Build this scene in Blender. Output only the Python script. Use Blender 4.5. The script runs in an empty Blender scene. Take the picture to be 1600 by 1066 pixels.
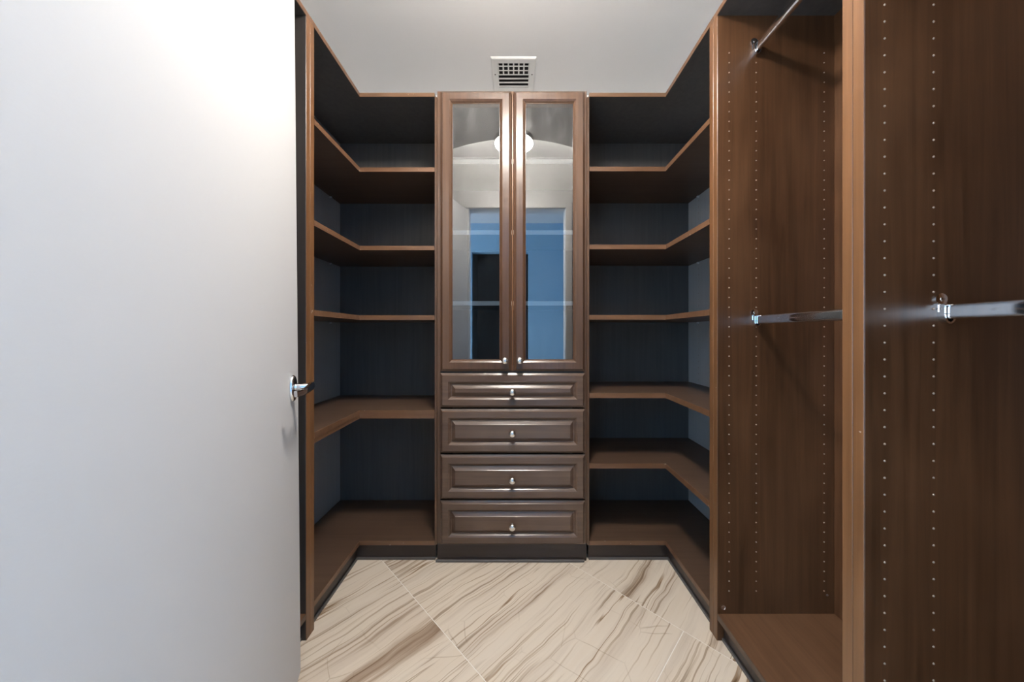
import bpy, bmesh, math, random
from mathutils import Vector, Matrix
random.seed(7)
S = bpy.context.scene
COL = S.collection

# ------------------------------------------------------------------ camera, light, exposure
CAM_H = 1.18
cam_d = bpy.data.cameras.new('camera')
cam = bpy.data.objects.new('camera', cam_d); COL.objects.link(cam)
cam.location = (0, 0, CAM_H)
cam.rotation_euler = (math.pi / 2, 0, 0)
cam_d.sensor_width = 36.0
cam_d.lens = 36.0 * 511 / 1600
cam_d.shift_x = -5 / 1600
cam_d.shift_y = -11 / 1600
cam_d.clip_start = 0.01
S.camera = cam

S.view_settings.view_transform = 'Standard'
S.view_settings.look = 'None'
S.view_settings.gamma = 1
S.view_settings.use_curve_mapping = False
S.view_settings.exposure = 1.57
try:
    S.cycles.use_denoising = True
    S.cycles.max_bounces = 12
    S.cycles.diffuse_bounces = 6
    S.cycles.glossy_bounces = 6
    S.cycles.transparent_max_bounces = 12
    S.cycles.sample_clamp_indirect = 8
except Exception:
    pass

LAMP_RADIANCE = 61.0          # the flush ceiling lamp of the closet
ADDED_GLOW_RADIANCE = 190.0         # glow band added unseen inside the lamp to brighten the ceiling
LAMP_COLOR = (1.0, 0.93, 0.85)
HALL_POWER = 25.0             # daylight through the window of the adjoining room
HALL_COLOR = (0.82, 0.92, 1.0)

world = bpy.data.worlds.new('world'); S.world = world
world.use_nodes = True
wb = world.node_tree.nodes['Background']
wb.inputs[0].default_value = (0.55, 0.72, 1.0, 1)
wb.inputs[1].default_value = 1.5

def area_light(name, loc, rot, sx, sy, power, color):
    d = bpy.data.lights.new(name, 'AREA'); d.shape = 'RECTANGLE'
    d.size = sx; d.size_y = sy; d.energy = power; d.color = color
    o = bpy.data.objects.new(name, d); COL.objects.link(o)
    o.location = loc; o.rotation_euler = rot
    return o
# daylight coming in by the adjoining room's window (left-hand wall of that room)
area_light('window_daylight', (-1.99, -0.76, 1.32), (0, -math.pi / 2, 0), 1.95, 1.45, HALL_POWER, HALL_COLOR)
# ------------------------------------------------------------------ mesh helpers
class MB:
    def __init__(self): self.v = []; self.f = []; self.sm = []
    def add(self, vs, fs, smooth=False):
        n = len(self.v); self.v += [tuple(p) for p in vs]
        for f in fs: self.f.append([n + i for i in f]); self.sm.append(smooth)
        return self
    def box(self, x0, x1, y0, y1, z0, z1, b=0.0):
        if x0 > x1: x0, x1 = x1, x0
        if y0 > y1: y0, y1 = y1, y0
        if z0 > z1: z0, z1 = z1, z0
        b = min(b, (x1 - x0) * .4, (y1 - y0) * .4, (z1 - z0) * .4)
        if b <= 0:
            vs = [(x, y, z) for x in (x0, x1) for y in (y0, y1) for z in (z0, z1)]
            return self.add(vs, [(0,1,3,2),(4,6,7,5),(0,4,5,1),(2,3,7,6),(0,2,6,4),(1,5,7,3)])
        lo = (x0, y0, z0); hi = (x1, y1, z1); vs = []; idx = {}
        for sx in (0, 1):
            for sy in (0, 1):
                for sz in (0, 1):
                    s = (sx, sy, sz)
                    for a in range(3):       # vertex lying on the face normal to axis a
                        p = []
                        for k in range(3):
                            e = hi[k] if s[k] else lo[k]
                            p.append(e if k == a else (e - b if s[k] else e + b))
                        idx[(s, a)] = len(vs); vs.append(tuple(p))
        fs = []
        for a in range(3):
            o = [k for k in range(3) if k != a]
            for sa in (0, 1):
                q = []
                for c in ((0,0),(1,0),(1,1),(0,1)):
                    s = [0,0,0]; s[a] = sa; s[o[0]] = c[0]; s[o[1]] = c[1]; q.append(idx[(tuple(s), a)])
                fs.append(q)
            for c in ((0,0),(1,0),(1,1),(0,1)):   # edges along axis a
                s0 = [0,0,0]; s0[o[0]] = c[0]; s0[o[1]] = c[1]; s1 = list(s0); s1[a] = 1
                s0 = tuple(s0); s1 = tuple(s1)
                fs.append([idx[(s0,o[0])], idx[(s1,o[0])], idx[(s1,o[1])], idx[(s0,o[1])]])
        for sx in (0, 1):
            for sy in (0, 1):
                for sz in (0, 1):
                    s = (sx, sy, sz); fs.append([idx[(s,0)], idx[(s,1)], idx[(s,2)]])
        return self.add(vs, fs)
    def prism(self, poly, z0, z1, b=0.0):
        """vertical prism over a plan polygon (may be concave)"""
        n = len(poly)
        vs = [(x, y, z0) for x, y in poly] + [(x, y, z1) for x, y in poly]
        fs = [list(range(n))[::-1], list(range(n, 2 * n))]
        fs += [[i, (i + 1) % n, n + (i + 1) % n, n + i] for i in range(n)]
        return self.add(vs, fs)
    def rings(self, x0, x1, z0, z1, Y, prof, close=True, back=True):
        """stepped rectangular relief facing -y: prof = [(inset, proud)]"""
        vs = []; fs = []
        for ins, pr in prof:
            vs += [(x0+ins, Y-pr, z0+ins), (x1-ins, Y-pr, z0+ins), (x1-ins, Y-pr, z1-ins), (x0+ins, Y-pr, z1-ins)]
        for k in range(len(prof) - 1):
            for i in range(4):
                j = (i + 1) % 4
                fs.append([4*k+i, 4*k+j, 4*k+4+j, 4*k+4+i])
        m = 4 * (len(prof) - 1)
        if close: fs.append([m, m+1, m+2, m+3])
        else:                       # tie the last ring to the first: a closed frame
            for i in range(4):
                j = (i + 1) % 4
                fs.append([m+i, m+j, j, i])
        if close and back: fs.append([3, 2, 1, 0])
        return self.add(vs, fs)
    def lathe(self, prof, c, axis, n=20):
        """prof = [(r, t)] turned about axis through c"""
        a = Vector(axis).normalized(); u = a.orthogonal().normalized(); w = a.cross(u); c = Vector(c)
        vs = []; fs = []
        for r, t in prof:
            for k in range(n):
                th = 2 * math.pi * k / n
                vs.append(c + a * t + (u * math.cos(th) + w * math.sin(th)) * r)
        for i in range(len(prof) - 1):
            for k in range(n):
                l = (k + 1) % n
                fs.append([i*n+k, i*n+l, (i+1)*n+l, (i+1)*n+k])
        fs.append([k for k in range(n)][::-1]); fs.append([(len(prof)-1)*n + k for k in range(n)])
        return self.add(vs, fs, True)
    def sweep(self, path, sides, up, shape='oval', n=14):
        """oval section (a along side axis, b along up) swept along path; sides=[(a,b)]"""
        P = [Vector(p) for p in path]; up = Vector(up); vs = []; fs = []
        for i, p in enumerate(P):
            t = (P[min(i+1, len(P)-1)] - P[max(i-1, 0)]).normalized()
            s = t.cross(up).normalized(); w = s.cross(t).normalized(); a, b = sides[i]
            for k in range(n):
                th = 2 * math.pi * k / n; cx, sx = math.cos(th), math.sin(th)
                if shape == 'box':
                    e = .5; cx = math.copysign(abs(cx) ** e, cx); sx = math.copysign(abs(sx) ** e, sx)
                vs.append(p + s * (a * cx) + w * (b * sx))
        for i in range(len(P) - 1):
            for k in range(n):
                l = (k + 1) % n
                fs.append([i*n+k, i*n+l, (i+1)*n+l, (i+1)*n+k])
        fs.append([k for k in range(n)][::-1]); fs.append([(len(P)-1)*n + k for k in range(n)])
        return self.add(vs, fs, True)

def link(name, mb, m, parent=None, sharp=True):
    me = bpy.data.meshes.new(name)
    off = Vector((0, 0, 0)); p = parent
    while p is not None: off += p.location; p = p.parent
    me.from_pydata([tuple(Vector(q) - off) for q in mb.v], [], mb.f)
    bm = bmesh.new(); bm.from_mesh(me); bmesh.ops.recalc_face_normals(bm, faces=bm.faces)
    if sharp:
        for e in bm.edges:
            if len(e.link_faces) == 2 and e.calc_face_angle(0) > math.radians(38): e.smooth = False
    bm.to_mesh(me); bm.free()
    if any(mb.sm): me.polygons.foreach_set('use_smooth', mb.sm)
    me.materials.append(m)
    o = bpy.data.objects.new(name, me); COL.objects.link(o)
    if parent is not None: o.parent = parent
    return o

def thing(name, label, cat, loc, group=None):
    o = bpy.data.objects.new(name, None); COL.objects.link(o); o.location = loc
    o.empty_display_size = .1
    o['label'] = label; o['category'] = cat
    if group: o['group'] = group
    return o
def struct(name, mb, m, label=None):
    o = link(name, mb, m); o['kind'] = 'structure'
    if label: o['label'] = label
    return o

# ------------------------------------------------------------------ materials
def base_mat(name, rough=.5, metal=0.0, color=(.8,.8,.8), spec=.5):
    m = bpy.data.materials.new(name); m.use_nodes = True
    b = m.node_tree.nodes['Principled BSDF']
    b.inputs['Base Color'].default_value = (*color, 1)
    b.inputs['Roughness'].default_value = rough
    b.inputs['Metallic'].default_value = metal
    b.inputs['Specular IOR Level'].default_value = spec
    return m, m.node_tree, b
def noise(nt, vec, scale, detail=4, rough=.55, dist=0.0):
    n = nt.nodes.new('ShaderNodeTexNoise'); n.inputs['Scale'].default_value = scale
    n.inputs['Detail'].default_value = detail; n.inputs['Roughness'].default_value = rough
    n.inputs['Distortion'].default_value = dist
    nt.links.new(vec, n.inputs['Vector']); return n
def mapping(nt, scale, rot=(0,0,0), src='Object'):
    t = nt.nodes.new('ShaderNodeTexCoord'); mp = nt.nodes.new('ShaderNodeMapping')
    mp.inputs['Scale'].default_value = scale; mp.inputs['Rotation'].default_value = rot
    nt.links.new(t.outputs[src], mp.inputs['Vector']); return mp.outputs['Vector']
def ramp(nt, fac, stops):
    r = nt.nodes.new('ShaderNodeValToRGB'); e = r.color_ramp.elements
    while len(e) < len(stops): e.new(.5)
    for el, (p, c) in zip(e, stops):
        el.position = p; el.color = (*c, 1) if len(c) == 3 else c
    nt.links.new(fac, r.inputs['Fac']); return r.outputs['Color']
def bump(nt, b, h, strength, dist=.002):
    n = nt.nodes.new('ShaderNodeBump'); n.inputs['Strength'].default_value = strength
    n.inputs['Distance'].default_value = dist
    nt.links.new(h, n.inputs['Height']); nt.links.new(n.outputs['Normal'], b.inputs['Normal'])

def wood(name, lo, hi, grain, rough=.32, spec=.45, chips=0.0, blotch=.5, lim=(.34, .66)):
    """stained veneer; grain = axis the fibres run along"""
    m, nt, b = base_mat(name, rough, 0, hi, spec)
    sc = [42.0, 42.0, 42.0]; sc['xyz'.index(grain)] = 1.6
    g = noise(nt, mapping(nt, sc), 1.0, 6, .6, .6)
    bl = noise(nt, mapping(nt, (2.3, 2.3, 1.2)), 1.0, 3, .6)
    mx = nt.nodes.new('ShaderNodeMath'); mx.operation = 'MULTIPLY_ADD'
    nt.links.new(bl.outputs['Fac'], mx.inputs[0]); mx.inputs[1].default_value = blotch
    ad = nt.nodes.new('ShaderNodeMath'); ad.operation = 'MULTIPLY'; ad.inputs[1].default_value = 1 - blotch
    nt.links.new(g.outputs['Fac'], ad.inputs[0]); nt.links.new(ad.outputs[0], mx.inputs[2])
    col = ramp(nt, mx.outputs[0], [(lim[0], lo), (lim[1], hi)])
    if chips > 0:
        cn = noise(nt, mapping(nt, (38, 38, 38)), 1.0, 3, .5)
        cr = ramp(nt, cn.outputs['Fac'], [(.735, (0,0,0)), (.75, (1,1,1))])
        mix = nt.nodes.new('ShaderNodeMix'); mix.data_type = 'RGBA'
        sc_ = nt.nodes.new('ShaderNodeMath'); sc_.operation = 'MULTIPLY'; sc_.inputs[1].default_value = chips
        nt.links.new(cr, sc_.inputs[0]); nt.links.new(sc_.outputs[0], mix.inputs[0])
        nt.links.new(col, mix.inputs[6]); mix.inputs[7].default_value = (.62, .55, .48, 1)
        col = mix.outputs[2]
    nt.links.new(col, b.inputs['Base Color'])
    bump(nt, b, g.outputs['Fac'], .05, .001)
    return m

W_PANEL  = wood('stained_veneer_panel',  (.056,.025,.0115), (.142,.067,.031), 'z', .34, blotch=.62, lim=(.38, .63))
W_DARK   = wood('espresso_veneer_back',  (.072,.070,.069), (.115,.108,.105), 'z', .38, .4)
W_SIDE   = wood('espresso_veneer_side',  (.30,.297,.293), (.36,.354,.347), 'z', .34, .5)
W_SHELFX = wood('stained_shelf_long',    (.066,.038,.024), (.108,.066,.044), 'x', .36)
W_SHELFY = wood('stained_shelf_deep',    (.095,.047,.024), (.165,.086,.047), 'y', .36)
W_SIDE_LIT  = wood('espresso_veneer_side_lit', (.44,.435,.425), (.52,.515,.505), 'z', .34, .5)  # lit copy of the side veneer: light on the right panel put into colour
W_EDGE   = wood('edge_banding_walnut',   (.120,.053,.021), (.215,.100,.042), 'z', .34, .5, .55)
W_EDGEH  = wood('edge_banding_shelf',    (.115,.057,.029), (.200,.104,.058), 'x', .34, .5, .5)
W_FRONT  = wood('stained_maple_front',   (.076,.044,.029), (.140,.086,.060), 'x', .25, .6)
W_FRAME  = wood('stained_maple_frame',   (.066,.034,.020), (.124,.065,.037), 'z', .25, .6)
W_KICK   = wood('toe_kick_board',        (.038,.026,.021), (.058,.041,.034), 'x', .35)
W_PALE   = wood('pale_shelf_edge',       (.80,.76,.72), (.88,.85,.81), 'x', .4)
W_CAB    = wood('cabinet_interior_and_shaded_bay',      (.040,.034,.031), (.062,.054,.050), 'z', .4)

PLUG, _, _ = base_mat('peg_hole_liner', .5, 0, (.42, .34, .28))
CHROME, nt, b = base_mat('polished_chrome', .10, 1, (.80, .81, .83))
NICKEL, nt, b = base_mat('brushed_nickel', .26, 1, (.80, .78, .74))
STEEL, nt, b = base_mat('shelf_pin_steel', .3, 1, (.85, .86, .88))
VENTW, nt, b = base_mat('vent_white_enamel', .4, 0, (.80, .80, .79))
BLACK, nt, b = base_mat('duct_black', .8, 0, (.012, .012, .013))
GREY, nt, b = base_mat('grey_foot_strip', .4, 0, (.10, .092, .088))
GROUT, nt, b = base_mat('white_grout', .8, 0, (.84, .79, .72))

WALLW, nt, b = base_mat('painted_white_wall', .6, 0, (.80, .80, .795))
bump(nt, b, noise(nt, mapping(nt, (1,1,1)), 180, 3).outputs['Fac'], .12, .0012)
CEILW, nt, b = base_mat('painted_white_ceiling', .7, 0, (.90, .90, .905))
bump(nt, b, noise(nt, mapping(nt, (1,1,1)), 120, 3).outputs['Fac'], .08, .001)
BLUEW, nt, b = base_mat('pale_blue_painted_wall', .6, 0, (.36, .62, .85))
bump(nt, b, noise(nt, mapping(nt, (1,1,1)), 160, 3).outputs['Fac'], .1, .001)
DARKW, nt, b = base_mat('dark_room_paint', .7, 0, (.07, .065, .065))

DOORW, nt, b = base_mat('white_door_paint', .6, 0, (.63, .63, .63), .2)
h1 = noise(nt, mapping(nt, (60, 60, 130), (.2, 0, 0)), 1.0, 3, .5)
h2 = noise(nt, mapping(nt, (1.2, 1.2, 2.0)), 1.0, 4, .5, 1.0)
hr = ramp(nt, h2.outputs['Fac'], [(.492, (1,1,1)), (.5, (.0,.0,.0)), (.508, (1,1,1))])
hm = nt.nodes.new('ShaderNodeMath'); hm.operation = 'MULTIPLY_ADD'; hm.inputs[1].default_value = .10
nt.links.new(hr, hm.inputs[0]); nt.links.new(h1.outputs['Fac'], hm.inputs[2])
bump(nt, b, hm.outputs[0], .12, .0012)

# veined stone floor tiles: veins run along the tile (plan direction x = y)
TILE, nt, b = base_mat('veined_travertine_tile', .07, 0, (.7,.6,.5), .5)
tc = nt.nodes.new('ShaderNodeTexCoord'); oi = nt.nodes.new('ShaderNodeObjectInfo')
rot = nt.nodes.new('ShaderNodeVectorRotate'); rot.rotation_type = 'Z_AXIS'; rot.inputs['Angle'].default_value = -math.pi / 4
nt.links.new(tc.outputs['Object'], rot.inputs['Vector'])
cmb = nt.nodes.new('ShaderNodeCombineXYZ')
mr = nt.nodes.new('ShaderNodeMath'); mr.operation = 'MULTIPLY'; mr.inputs[1].default_value = 37.0
nt.links.new(oi.outputs['Random'], mr.inputs[0])
for k in range(3): nt.links.new(mr.outputs[0], cmb.inputs[k])
addv = nt.nodes.new('ShaderNodeVectorMath'); addv.operation = 'ADD'
nt.links.new(rot.outputs[0], addv.inputs[0]); nt.links.new(cmb.outputs[0], addv.inputs[1])
warp = noise(nt, addv.outputs[0], 2.2, 3, .55)
wsub = nt.nodes.new('ShaderNodeVectorMath'); wsub.operation = 'SUBTRACT'; wsub.inputs[1].default_value = (.5,.5,.5)
nt.links.new(warp.outputs['Color'], wsub.inputs[0])
wsc = nt.nodes.new('ShaderNodeVectorMath'); wsc.operation = 'SCALE'; wsc.inputs['Scale'].default_value = .085
nt.links.new(wsub.outputs[0], wsc.inputs[0])
wadd = nt.nodes.new('ShaderNodeVectorMath'); wadd.operation = 'ADD'
nt.links.new(addv.outputs[0], wadd.inputs[0]); nt.links.new(wsc.outputs[0], wadd.inputs[1])
def streak(sx, sy, detail, rough):
    mp = nt.nodes.new('ShaderNodeMapping'); mp.inputs['Scale'].default_value = (sx, sy, 1)
    nt.links.new(wadd.outputs[0], mp.inputs['Vector'])
    return noise(nt, mp.outputs['Vector'], 1.0, detail, rough)
sA = streak(.45, 11, 6, .66)      # broad bands
sB = streak(.9, 75, 3, .6)      # fine lines
sC = streak(.8, 24, 2, .5)       # single dark veins
base = ramp(nt, sA.outputs['Fac'], [(.24,(.30,.21,.145)), (.32,(.45,.345,.255)), (.385,(.66,.56,.45)), (.50,(.75,.655,.535)), (.64,(.73,.625,.50)), (.72,(.64,.54,.43)), (.78,(.47,.37,.28))])
fine = ramp(nt, sB.outputs['Fac'], [(.33,(.36,.275,.205)), (.39,(.74,.67,.59)), (.44,(1,1,1))])
vein = ramp(nt, sC.outputs['Fac'], [(.476,(1,1,1)), (.492,(.52,.42,.34)), (.500,(.36,.28,.21)), (.507,(.60,.50,.42)), (.520,(1,1,1))])
gate = ramp(nt, streak(1.3, 7, 2, .5).outputs['Fac'], [(.50,(0,0,0)), (.60,(1,1,1))])
def mul(a, bb, fac=1.0, facsock=None):
    mx = nt.nodes.new('ShaderNodeMix'); mx.data_type = 'RGBA'; mx.blend_type = 'MULTIPLY'
    mx.inputs[0].default_value = fac
    if facsock is not None: nt.links.new(facsock, mx.inputs[0])
    nt.links.new(a, mx.inputs[6]); nt.links.new(bb, mx.inputs[7]); return mx.outputs[2]
col = mul(mul(base, fine, .68), vein, 1, gate)
vor = nt.nodes.new('ShaderNodeTexVoronoi'); vor.feature = 'DISTANCE_TO_EDGE'; vor.inputs['Scale'].default_value = 5.0
nt.links.new(wadd.outputs[0], vor.inputs['Vector'])
crk = ramp(nt, vor.outputs['Distance'], [(0,(.62,.55,.47)), (.010,(1,1,1))])
cg = ramp(nt, noise(nt, addv.outputs[0], 4.0, 2).outputs['Fac'], [(.52,(0,0,0)), (.62,(.7,.7,.7))])
col = mul(col, crk, 1, cg)
nt.links.new(col, b.inputs['Base Color'])

# lamp glass
LAMPM = bpy.data.materials.new('lit_opal_lamp_glass'); LAMPM.use_nodes = True
nt = LAMPM.node_tree; nt.nodes.clear()
em = nt.nodes.new('ShaderNodeEmission'); out = nt.nodes.new('ShaderNodeOutputMaterial')
em.inputs[0].default_value = (*LAMP_COLOR, 1); em.inputs[1].default_value = LAMP_RADIANCE
nt.links.new(em.outputs[0], out.inputs[0])

ADDED_GLOWM = LAMPM.copy(); ADDED_GLOWM.name = 'added_ceiling_glow'
for nd in ADDED_GLOWM.node_tree.nodes:
    if nd.type == 'EMISSION': nd.inputs[1].default_value = ADDED_GLOW_RADIANCE

# cabinet door glass: coated clear pane with a few wipe smears
GLASS = bpy.data.materials.new('smeared_cabinet_glass'); GLASS.use_nodes = True
nt = GLASS.node_tree; nt.nodes.clear()
out = nt.nodes.new('ShaderNodeOutputMaterial')
tr = nt.nodes.new('ShaderNodeBsdfTransparent'); gl = nt.nodes.new('ShaderNodeBsdfGlossy')
gl.inputs['Roughness'].default_value = .0; gl.inputs['Color'].default_value = (1,1,1,1)
tr.inputs['Color'].default_value = (.90,.91,.91,1)
fr = nt.nodes.new('ShaderNodeFresnel'); fr.inputs['IOR'].default_value = 1.95
mx = nt.nodes.new('ShaderNodeMixShader')
nt.links.new(fr.outputs[0], mx.inputs[0]); nt.links.new(tr.outputs[0], mx.inputs[1]); nt.links.new(gl.outputs[0], mx.inputs[2])
df = nt.nodes.new('ShaderNodeBsdfGlossy'); df.inputs['Roughness'].default_value = .35; df.inputs['Color'].default_value = (.9,.9,.9,1)
sm = ramp(nt, noise(nt, mapping(nt, (9, 9, 3.2), (0,.5,0)), 1.0, 5, .6, 1.5).outputs['Fac'], [(.5,(0,0,0)), (.75,(.016,.016,.016))])
mx2 = nt.nodes.new('ShaderNodeMixShader')
nt.links.new(sm, mx2.inputs[0]); nt.links.new(mx.outputs[0], mx2.inputs[1]); nt.links.new(df.outputs[0], mx2.inputs[2])
nt.links.new(mx2.outputs[0], out.inputs[0])

# ------------------------------------------------------------------ room shell
CEIL = CAM_H + 1.68
RX0, RX1, RY1 = -1.262, 1.262, 2.30
FY0, FY1 = .135, .255                     # wall with the doorway
OX0, OX1, OZ = -.44, .475, 2.37           # doorway
HX0, HX1, HY0 = -2.00, 1.75, -1.60        # adjoining room

# floor slab + tiles laid at 45 degrees
fl = MB(); fl.box(HX0, HX1, HY0 - 1.4, RY1, -.10, -.0007)
floor = struct('floor', fl, GROUT, 'diagonal floor of cream stone tiles with brown veins')
def clip(poly, x0, x1, y0, y1):
    for ax, lim, sgn in ((0, x0, 1), (0, x1, -1), (1, y0, 1), (1, y1, -1)):
        res = []
        for i in range(len(poly)):
            a, c = poly[i], poly[(i + 1) % len(poly)]
            ia, ic = (a[ax] - lim) * sgn >= 0, (c[ax] - lim) * sgn >= 0
            if ia: res.append(a)
            if ia != ic:
                t = (lim - a[ax]) / (c[ax] - a[ax]); res.append((a[0] + t * (c[0] - a[0]), a[1] + t * (c[1] - a[1])))
        poly = res
        if len(poly) < 3: return []
    return poly
TW, TL, G = .957, 1.915, .0021            # in units of x+y and y-x
starts = {0: .63, 1: .30, -1: 1.15, -2: .2, -3: .9, 2: .8, -4: .5}
for row in range(-5, 3):
    s0 = 1.010 + row * TW
    for k in range(-3, 4):
        d0 = starts.get(row, .4) + k * TL
        P = []
        for s, d in ((s0+G, d0+G), (s0+TW-G, d0+G), (s0+TW-G, d0+TL-G), (s0+G, d0+TL-G)):
            P.append(((s - d) / 2, (s + d) / 2))
        for (a0, a1, b0, b1) in ((RX0, RX1, FY1, RY1), (HX0, HX1, HY0, FY1)):
            q = clip(P, a0, a1, b0, b1)
            if len(q) < 3: continue
            ar = abs(sum(q[i][0]*q[(i+1)%len(q)][1] - q[(i+1)%len(q)][0]*q[i][1] for i in range(len(q)))) / 2
            if ar < .002: continue
            link('tile', MB().prism(q, -.012, 0), TILE, floor)

T = .12
struct('wall_back', MB().box(RX0 - T, RX1 + T, RY1, RY1 + T, 0, CEIL), WALLW)
struct('wall_left', MB().box(RX0 - T, RX0, FY1, RY1, 0, CEIL), WALLW)
struct('wall_right', MB().box(RX1, RX1 + T, FY1, RY1, 0, CEIL), WALLW)
wf = MB()
wf.box(HX0, OX0, FY0, FY1, 0, CEIL); wf.box(OX1, HX1, FY0, FY1, 0, CEIL); wf.box(OX0, OX1, FY0, FY1, OZ, CEIL)
struct('wall_front', wf, WALLW)
# adjoining room
wh = MB()
DX0, DX1, DZ = -.66, .20, 2.42
wh.box(HX0, DX0, HY0 - T, HY0, 0, CEIL); wh.box(DX1, HX1, HY0 - T, HY0, 0, CEIL); wh.box(DX0, DX1, HY0 - T, HY0, DZ, CEIL)
struct('wall_rear', wh, BLUEW)
struct('wall_rear_right', MB().box(HX1, HX1 + T, HY0, FY1, 0, CEIL), BLUEW)
wl = MB(); wy0, wy1, wz0, wz1 = -1.52, .0, .30, 2.34
wl.box(HX0 - T, HX0, HY0, FY1, 0, wz0); wl.box(HX0 - T, HX0, HY0, FY1, wz1, CEIL)
wl.box(HX0 - T, HX0, HY0, wy0, wz0, wz1); wl.box(HX0 - T, HX0, wy1, FY1, wz0, wz1)
struct('wall_rear_left', wl, BLUEW)
wn = MB()
for a, c, e, g in ((wy0, wy0+.05, wz0, wz1), (wy1-.05, wy1, wz0, wz1), (wy0+.05, wy1-.05, wz0, wz0+.05), (wy0+.05, wy1-.05, wz1-.05, wz1)):
    wn.box(HX0-.08, HX0-.03, a, c, e, g)
struct('window_1', wn, VENTW)
wd = MB()
wd.box(DX0 - .06, DX1 + .5, HY0 - 1.4, HY0 - 1.3, 0, CEIL)
wd.box(DX0 - .14, DX0 - .06, HY0 - 1.4, HY0 - T, 0, CEIL); wd.box(DX1 + .5, DX1 + .6, HY0 - 1.4, HY0 - T, 0, CEIL)
struct('wall_far', wd, DARKW)
struct('ceiling', MB().box(HX0 - T, HX1 + T, HY0 - 1.4, RY1 + T, CEIL, CEIL + .1), CEILW, 'plain white painted ceiling')
# casing of the closet doorway
cs = MB()
cs.box(OX0 - .09, OX0 - .034, FY1, FY1 + .010, 0, OZ + .065, .002)
cs.box(OX1 + .004, OX1 + .065, FY1, FY1 + .014, 0, OZ + .065, .003)
cs.box(OX0 - .034, OX1 + .004, FY1, FY1 + .012, OZ + .004, OZ + .065, .003)
trim = struct('trim_1', cs, VENTW, 'white casing around the closet doorway')
link('strike_plate', MB().box(OX1 - .0015, OX1 + .0005, FY1 - .045, FY1 - .015, .97, 1.05), STEEL, trim)

# ------------------------------------------------------------------ white door standing open into the closet
HN = Vector((-.44, .270, 0)); FE = Vector((-.744, 1.135, 0))
dv = (FE - HN).normalized(); DL = (FE - HN).length; nv = Vector((dv.y, -dv.x, 0))   # nv points into the closet
if nv.x < 0: nv = -nv
LEAN = .018 / 2.3
def dpt(s, n, z):                 # s along the leaf from the hinge, n out of its visible face
    return HN + dv * s + nv * (n - LEAN * z) + Vector((0, 0, z))
def dbox(mb, s0, s1, n0, n1, z0, z1, b):
    t = MB().box(s0, s1, n0, n1, z0, z1, b)
    return mb.add([dpt(*p) for p in t.v], t.f)
door = struct('door_1', dbox(MB(), 0, DL, -.038, 0, .012, 2.362, .002), DOORW, 'plain white painted door standing open on the left')
HS, HZ = DL - .072, 1.003
oval = MB()
n = 28; vs = []; fs = []
prof = ((1.0, 0), (1.0, .005), (.93, .009), (.80, .011))
for sc_, t in prof:
    for k in range(n):
        a = 2 * math.pi * k / n; vs.append(dpt(HS + .026 * sc_ * math.cos(a), t, HZ + .043 * sc_ * math.sin(a)))
for i in range(len(prof) - 1):
    for k in range(n):
        l = (k + 1) % n; fs.append([i*n+k, i*n+l, (i+1)*n+l, (i+1)*n+k])
fs.append([(len(prof)-1)*n + k for k in range(n)])
oval.add(vs, fs, True)
hd = link('door_handle', oval, CHROME, door)
hd['label'] = 'polished chrome lever handle'
link('neck', MB().lathe([(.0125, .008), (.0115, .012), (.0105, .018), (.0105, .060), (.0095, .0625)], dpt(HS, 0, HZ + .004), nv, 20), CHROME, hd)
pts = []; sides = []
for i in range(13):
    u = i / 12
    pts.append(dpt(HS + .014 - .132 * u, .055 + .004 * math.sin(u * 3.1) - .018 * max(0, u - .75) * 3, HZ + .005 - .006 * u * u))
    w = .0135 - .004 * u
    if i == 0: w = .009
    sides.append((.0075 - .002 * u, w))
link('lever', MB().sweep(pts, sides, (0, 0, 1), 'box', 20), CHROME, hd)

# ------------------------------------------------------------------ closet units
D1 = 1.69; YB = 2.105
TOP0, TOP1 = 2.405, 2.425
UP0, UP1 = 1.2545, 1.306            # the pair of uprights between corner and hanging units
CX0, CX1 = -.4035, .3704             # central cabinet
def peg_holes(name, spots, axis, parent, r=.0024):
    mb = MB()
    for x, y, z in spots:
        mb.lathe([(r, 0), (r, .0012), (r * .5, .0016)], (x, y, z), axis, 7)
    o = link(name, mb, PLUG, parent, False); o['kind'] = 'stuff'
    return o

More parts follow.
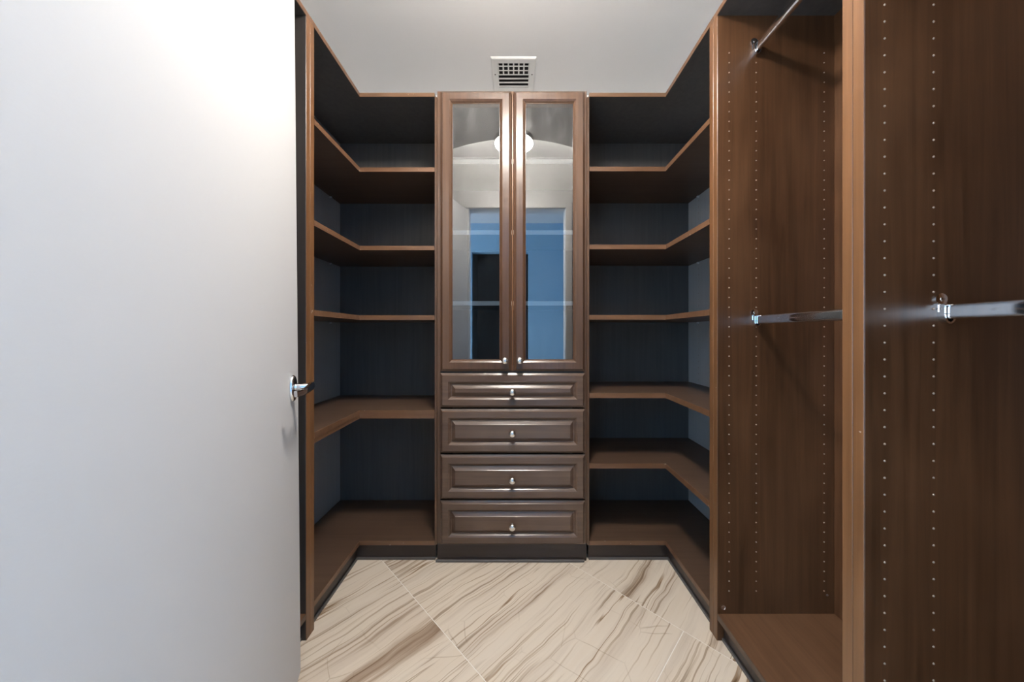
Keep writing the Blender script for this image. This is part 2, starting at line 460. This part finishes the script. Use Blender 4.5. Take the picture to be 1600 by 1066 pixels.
def corner_unit(sgn, XF, XS, xin, shelves, label):
    """L-shaped shelves; sgn -1 left / +1 right; XF front line, XS side panel, xin joint to the cabinet"""
    t = thing('corner_shelving', label, 'shelving', (sgn * (XF + .15), 1.7, 0), 'corner shelving units')
    F, X = sgn * XF, sgn * XS
    ye = UP1 + .0005
    # panels
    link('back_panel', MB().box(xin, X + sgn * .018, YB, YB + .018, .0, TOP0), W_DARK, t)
    link('side_panel', MB().box(X, X + sgn * .018, ye, YB, .0, TOP0), W_SIDE_LIT if sgn > 0 else W_SIDE, t)
    u = link('upright', MB().box(F, X + sgn * .018, UP1 - .0245, UP1, 0, TOP0, .001), W_DARK, t)
    link('edge_banding', MB().box(F - sgn * .0022, F - sgn * .0002, UP1 - .0245, UP1, .0, TOP0, .0008), W_EDGE, u)
    link('end_panel', MB().box(xin, xin + sgn * .012, D1 - .001, YB, .090, TOP0, .001), W_FRAME, t)
    xi = xin + sgn * .0125
    def plan(f, d, s=0.0):
        return [(xi, d), (f, d), (f, ye), (X - sgn * .0005, ye), (X - sgn * .0005, YB - .0005), (xi, YB - .0005)]
    def shelf(name, z0, z1, band=True, m=W_SHELFX):
        o = link(name, MB().prism(plan(F, D1), z0, z1), m, t)
        if band:
            q = MB()
            f2 = F - sgn * .0022; d2 = D1 - .0022
            q.prism([(xi, D1 - .0002), (xi, d2), (f2, d2), (F - sgn * .0002, D1 - .0002)], z0, z1)
            q.prism([(F - sgn * .0002, D1 - .0002), (f2, d2), (f2, ye), (F - sgn * .0002, ye)], z0, z1)
            link('edge_banding', q, W_EDGEH, o)
        return o
    for z0, z1 in shelves: 
        s = shelf('shelf', z0, z1)
        if z1 - z0 > .03:      # thick fixed shelf: a cleat line under the board
            q = MB(); z = z1 - .024
            f2 = F - sgn * .0045; d2 = D1 - .0045
            q.prism([(xi, D1 - .0023), (xi, d2), (f2, d2), (f2, ye), (F - sgn * .0023, ye), (F - sgn * .0023, D1 - .0023)], z, z1)
            link('lipping', q, W_EDGEH, s)
    b0, b1 = .0895, .1105
    shelf('bottom_board', b0, b1, True)
    # top board carried out over the uprights
    tp = MB().prism([(xi, D1), (F, D1), (F, UP1 - .0245), (X + sgn * .018, UP1 - .0245), (X + sgn * .018, YB + .018), (xi, YB + .018)], TOP0 + .0002, TOP1)
    tb = link('top_board', tp, W_DARK, t)
    q = MB(); f2 = F - sgn * .0022; d2 = D1 - .0022
    q.prism([(xi, D1 - .0002), (xi, d2), (f2, d2), (f2, UP1 - .0245), (F - sgn * .0002, UP1 - .0245), (F - sgn * .0002, D1 - .0002)], TOP0, TOP1)
    link('edge_banding', q, W_EDGEH, tb)
    # toe kick with a thin grey strip at its foot
    k = F + sgn * .024; dk = D1 + .024
    link('toe_kick', MB().prism([(xi, dk), (k, dk), (k, ye), (k + sgn * .016, ye), (k + sgn * .016, dk + .016), (xi, dk + .016)], 0, b0 - .0005), W_KICK, t)
    link('grey_strip', MB().prism([(xi, dk - .0005), (xi, dk - .007), (k - sgn * .007, dk - .007), (k - sgn * .007, ye), (k - sgn * .0005, ye), (k - sgn * .0005, dk - .0005)], 0, .012), GREY, t)
    # peg holes and pins on the side panel
    zs = [z for z in (.75 + .0376 * i for i in range(36))] if sgn > 0 else [.42 + .0376 * i for i in range(45)]
    yh = 1.988
    peg_holes('peg_holes', [(X, yh, z) for z in zs], (-sgn, 0, 0), t, .0028)
    for z0, z1 in shelves:
        link('shelf_pin', MB().lathe([(.0055, 0), (.0055, .003), (.003, .004), (.003, .012), (.0015, .0135)], (X, yh, z0 - .0065), (-sgn, 0, 0), 10)
             .box(X - sgn * .001, X - sgn * .009, yh - .004, yh + .004, z0 - .008, z0 - .001), STEEL, t)
    return t

corner_unit(-1, .805, 1.127, CX0 - .0005,
            [(2.0177, 2.040), (1.613, 1.635), (1.2528, 1.276), (.7434, .7864)],
            'dark wood corner shelving with four L-shaped shelves, beside the open white door')
corner_unit(1, .778, 1.115, CX1 + .0005,
            [(2.0207, 2.043), (1.618, 1.641), (1.254, 1.2776), (.849, .874), (.4855, .5106)],
            'dark wood corner shelving with five L-shaped shelves, right of the drawer cabinet')

# ---- central cabinet with glazed doors above four drawers
cab = thing('drawer_cabinet', 'tall brown wood cabinet with two glass doors above four drawers', 'cabinet', ((CX0 + CX1) / 2, 1.85, 0))
YC = 2.02; CT = 2.435
x0, x1 = CX0 + .0005, CX1 - .0005
link('side_panel', MB().box(x0, x0 + .018, D1, YC, .0985, CT, .001), W_FRAME, cab)
link('side_panel', MB().box(x1 - .018, x1, D1, YC, .0985, CT, .001), W_FRAME, cab)
link('back_panel', MB().box(x0 + .018, x1 - .018, YC - .008, YC, .09, CT - .02), W_CAB, cab)
link('top_panel', MB().box(x0 + .018, x1 - .018, D1, YC, CT - .02, CT, .001), W_FRAME, cab)
link('deck_panel', MB().box(x0 + .018, x1 - .018, D1, YC - .008, .972, .990), W_CAB, cab)
link('plinth', MB().box(x0, x1, D1 + .010, YC, 0, .098, .001), W_KICK, cab)
link('grey_strip', MB().box(x0 - .008, x1 - .012, D1 - .004, D1 + .0095, 0, .011, .002), GREY, cab)
for zc in (2.0725, 1.7055, 1.3385):
    s = link('shelf', MB().box(x0 + .0185, x1 - .0185, D1 + .004, YC - .0085, zc - .011, zc + .011), W_CAB, cab)
    link('edge_banding', MB().box(x0 + .0185, x1 - .0185, D1 + .0010, D1 + .0038, zc - .0115, zc + .0115, .0006), W_PALE, s)
    for xx, sg in ((x0 + .018, 1), (x1 - .018, -1)):
        link('shelf_pin', MB().lathe([(.005, 0), (.005, .003), (.003, .004), (.003, .011)], (xx, 1.95, zc - .018), (sg, 0, 0), 8), STEEL, cab)
spots = []
for xx in (x0 + .0182,):
    for zz in range(22): spots.append((xx, 1.93, 1.05 + .0376 * zz))
peg_holes('peg_holes', spots, (1, 0, 0), cab, .0026)
peg_holes('peg_holes', [(x1 - .0182, y, z) for _, y, z in spots], (-1, 0, 0), cab, .0026)

def knob(x, z, parent, Y):
    prof = [(.0085, 0), (.0085, .0015), (.0050, .003), (.0045, .010), (.0065, .012), (.0125, .0145), (.0165, .019), (.0180, .024), (.0168, .029), (.0125, .033), (.006, .0352), (.001, .0358)]
    return link('knob', MB().lathe(prof, (x, Y, z), (0, -1, 0), 20), NICKEL, parent)
DOORP = [(0, 0), (0, .009), (.010, .0155), (.0108, .019), (.013, .022), (.046, .022), (.0545, .0165), (.060, .0095), (.062, .0095), (.062, .002)]
def glass_door(a, c, kx):
    z0, z1 = .9885, 2.424; Y = D1 - .002
    d = link('door', MB().rings(a, c, z0, z1, Y, DOORP, close=False), W_FRAME, cab)
    link('glass_pane', MB().box(a + .0615, c - .0615, Y - .0085, Y - .0045, z0 + .0615, z1 - .0615), GLASS, d)
    knob(kx, 1.045, d, Y - .022)
glass_door(-.3835, -.0190, -.052)
glass_door(-.0075, .3580, .023)
# strip between the two doors
link('center_stile', MB().box(-.0175, -.009, D1 - .014, D1 - .0005, .9885, 2.424, .002), W_EDGE, cab)
DRP = [(0, 0), (0, .009), (.010, .0155), (.0108, .019), (.013, .022), (.042, .022), (.0495, .0168), (.0565, .0090), (.0590, .0085), (.0745, .0190), (.0755, .0190), (.0785, .0220)]
for z0, z1 in ((.803, .9795), (.5705, .7955), (.333, .5612), (.1005, .3258)):
    d = link('drawer', MB().rings(-.3845, .3590, z0, z1, D1 - .002, DRP), W_FRONT, cab)
    knob(-.0148, z0 + (z1 - z0) * .475, d, D1 - .002 - .022)

# ---- hanging units
def rod(x, z, ya, yb, parent, label, brk_a=True, brk_b=True):
    r = link('hanging_rod', MB().sweep([(x, ya + .0012, z), (x, (ya + yb) / 2, z), (x, yb - .0012, z)], [(.0078, .0165)] * 3, (0, 0, 1), 'box', 28), CHROME, parent)
    r['label'] = label
    for on, y, s in ((brk_a, ya, 1), (brk_b, yb, -1)):
        if not on: continue
        mb = MB()
        # cup: back plate, rim around the lower half, screw ear above
        nn = 22; vs = []; fs = []
        def outl(k, rr, zz):
            a = math.pi * (1.0 + k / nn); return (x + rr * math.cos(a), z - .004 + zz * math.sin(a))
        for k in range(nn + 1):
            for (rr, zz, yy) in ((.0135, .0225, 0), (.0135, .0225, .013), (.0095, .0185, .013), (.0095, .0185, 0)):
                px, pz = outl(k, rr, zz); vs.append((px, y + s * yy, pz))
        for k in range(nn):
            for e in range(4):
                g = (e + 1) % 4
                fs.append([4*k+e, 4*k+g, 4*k+4+g, 4*k+4+e])
        fs += [[0,1,2,3], [4*nn+3, 4*nn+2, 4*nn+1, 4*nn]]
        mb.add(vs, fs)
        mb.box(x - .0135, x - .0095, y, y + s * .013, z - .006, z + .016)
        mb.box(x + .0095, x + .0135, y, y + s * .013, z - .006, z + .016)
        mb.lathe([(.0135, 0), (.0135, .003), (.011, .004)], (x - .006, y, z + .028), (0, s, 0), 18)
        mb.box(x - .0155, x + .006, y, y + s * .003, z + .0, z + .026)
        b = link('rod_bracket', mb, CHROME, r)
        link('screw', MB().lathe([(.005, .003), (.005, .0048), (.003, .006)], (x - .006, y, z + .028), (0, s, 0), 12), NICKEL, r)
    return r

def hanging_unit(sgn, XF, XB, ya, yb, label, rods, cols, panel=None):
    W_P = panel or W_PANEL
    """bay between the uprights: far upright ends at yb, near upright starts at ya"""
    t = thing('hanging_unit', label, 'wardrobe', (sgn * (XF + .2), (ya + yb) / 2, 0), 'open hanging units')
    F, B = sgn * XF, sgn * XB
    th = .0235
    def upright(y0, y1):
        u = link('upright', MB().box(F, B, y0, y1, 0, TOP0, .001), W_P, t)
        link('edge_banding', MB().box(F - sgn * .0022, F - sgn * .0002, y0, y1, 0, TOP0, .0009), W_EDGE, u)
        return u
    upright(yb - th, yb)
    upright(ya, ya + th)
    link('back_panel', MB().box(B + sgn * .0005, B + sgn * .016, ya, yb, 0, TOP0), W_P, t)
    fb = link('floor_board', MB().box(F, B, ya + th + .0004, yb - th - .0004, .083, .105, .001), W_SHELFY, t)
    link('edge_banding', MB().box(F - sgn * .0022, F - sgn * .0002, ya + th + .0004, yb - th - .0004, .083, .105, .0008), W_SHELFX, fb)
    tb = link('top_board', MB().box(F, B + sgn * .016, ya, yb, TOP0 + .0002, TOP1), W_DARK, t)
    link('edge_banding', MB().box(F - sgn * .0022, F - sgn * .0002, ya, yb, TOP0, TOP1, .0008), W_EDGEH, tb)
    k = F + sgn * .024
    link('toe_kick', MB().box(k, k + sgn * .016, ya + th, yb - th, 0, .0825), W_KICK, t)
    link('grey_strip', MB().box(k - sgn * .0005, k - sgn * .007, ya + th, yb - th, 0, .012), GREY, t)
    if cols:
        sp = []
        for dx, z0, nh in cols:
            for i in range(nh): sp.append((sgn * dx, yb - th, z0 + .0376 * i))
        peg_holes('peg_holes', sp, (0, -1, 0), t)
    for dx, z, lab in rods: rod(sgn * dx, z, ya + th, yb - th, t, lab)
    return t

far = hanging_unit(1, .778, 1.227, .7525, UP1 - .0255,
    'brown wood hanging bay with two chrome rods, beside the right corner shelves',
    [(.924, 2.274, 'upper chrome hanging rod'), (.924, 1.234, 'lower chrome hanging rod')],
    [(.822, .192, 56), (.926, .192, 55), (1.187, .192, 56)])
near = hanging_unit(1, .778, 1.227, FY1 + .03, .7515,
    'nearest dark wood hanging bay at the right edge, one chrome rod in view',
    [(.952, 1.229, 'chrome hanging rod in the nearest bay')],
    [(.822, .183, 56), (.931, .183, 56)])
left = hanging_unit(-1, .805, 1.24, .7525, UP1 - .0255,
    'wood hanging bay darkened for shade, seen as a narrow strip behind the open white door', [], [], W_CAB)  # panels darker than the other bays: shade behind the door put into colour
yf = UP1 - .0255 - .0235
link('cam_cover', MB().lathe([(.009, 0), (.009, .0015), (.0065, .0022), (.0055, .0008), (.002, .0008)], (.800, yf, .128), (0, -1, 0), 18), CHROME, far)
link('cam_cover', MB().lathe([(.004, 0), (.004, .0015), (.002, .002)], (1.199, yf, .176), (0, -1, 0), 12), STEEL, far)

# ------------------------------------------------------------------ ceiling fittings
vx0, vx1, vy0, vy1 = -.149, .129, 1.978, 2.256
vent = thing('ceiling_vent', 'square white metal air vent grille on the ceiling above the glass doors', 'vent', ((vx0+vx1)/2, (vy0+vy1)/2, CEIL))
def hrings(x0, x1, y0, y1, z, prof):
    vs = []; fs = []
    for ins, dn in prof:
        vs += [(x0+ins, y0+ins, z-dn), (x1-ins, y0+ins, z-dn), (x1-ins, y1-ins, z-dn), (x0+ins, y1-ins, z-dn)]
    m = len(prof)
    for k in range(m):
        for i in range(4):
            j = (i+1) % 4; l = (k+1) % m
            fs.append([4*k+i, 4*k+j, 4*l+j, 4*l+i])
    return MB().add(vs, fs)
link('frame', hrings(vx0, vx1, vy0, vy1, CEIL - .0005, [(0, 0), (.001, .006), (.007, .011), (.038, .011), (.041, .008), (.042, .0)]), VENTW, vent)
ix0, ix1, iy0, iy1 = vx0+.042, vx1-.042, vy0+.040, vy1-.040
link('duct', MB().box(ix0 - .002, ix1 + .002, iy0 - .002, iy1 + .002, CEIL - .0012, CEIL - .0004), BLACK, vent)
ns = 6
for i in range(ns):
    yc = iy0 + (i + .75) * (iy1 - iy0) / ns
    a = math.radians(-38 if i < 3 else 40); hw = .0105; tt = .0008
    vs = []
    cz = CEIL - .0080
    if i < 3:
        dy, dz = .0072, .0025
    else:
        dy, dz = .0112, .0042
    vs = [(ix0, yc - dy, cz - dz), (ix1, yc - dy, cz - dz), (ix1, yc + dy, cz + dz * .9), (ix0, yc + dy, cz + dz * .9)]
    vs += [(p[0], p[1], p[2] + .0014) for p in vs]
    link('slat', MB().add(vs, [(0,1,2,3),(7,6,5,4),(0,4,5,1),(1,5,6,2),(2,6,7,3),(3,7,4,0)]), VENTW, vent)
for i in range(7):
    xc = ix0 + i * (ix1 - ix0) / 6 
    link('vane', MB().box(max(ix0, xc - .0045), min(ix1, xc + .0045), iy0, iy0 + (iy1 - iy0) * .455, CEIL - .0075, CEIL - .0016), VENTW, vent)
for xs in (vx0 + .021, vx1 - .021):
    link('screw', MB().lathe([(.004, 0), (.004, .0012), (.002, .002)], (xs, vy0 + .125, CEIL - .0115), (0, 0, -1), 10), BLACK, vent)

LX, LY = -.01, .84
lamp = thing('ceiling_light', 'round white opal disc lamp close under the ceiling, lit, mirrored in the glass doors', 'lamp', (LX, LY, CEIL))
link('canopy', MB().lathe([(.06, 0), (.06, .014), (.045, .022), (.009, .026), (.009, .16), (.02, .165)], (LX, LY, CEIL), (0, 0, -1), 32), VENTW, lamp)
LB = CAM_H + 1.50
link('pan', MB().lathe([(.095, .000), (.150, .000), (.153, .004), (.153, .036), (.1475, .036), (.1475, .030)], (LX, LY, LB), (0, 0, -1), 48), VENTW, lamp)
link('added_glow_ring', MB().lathe([(.094, -.034), (.0965, -.030), (.0965, -.002), (.094, -.0005)], (LX, LY, LB), (0, 0, -1), 48), ADDED_GLOWM, lamp)  # added emitter, hidden by the pan, that lights the ceiling
link('lid', MB().lathe([(.02, -.046), (.10, -.041), (.104, -.038), (.104, -.0345)], (LX, LY, LB), (0, 0, -1), 48), VENTW, lamp)
link('diffuser', MB().lathe([(.147, .0305), (.147, .0335), (.12, .040), (.07, .044), (.03, .0455), (.004, .046)], (LX, LY, LB), (0, 0, -1), 48), LAMPM, lamp)
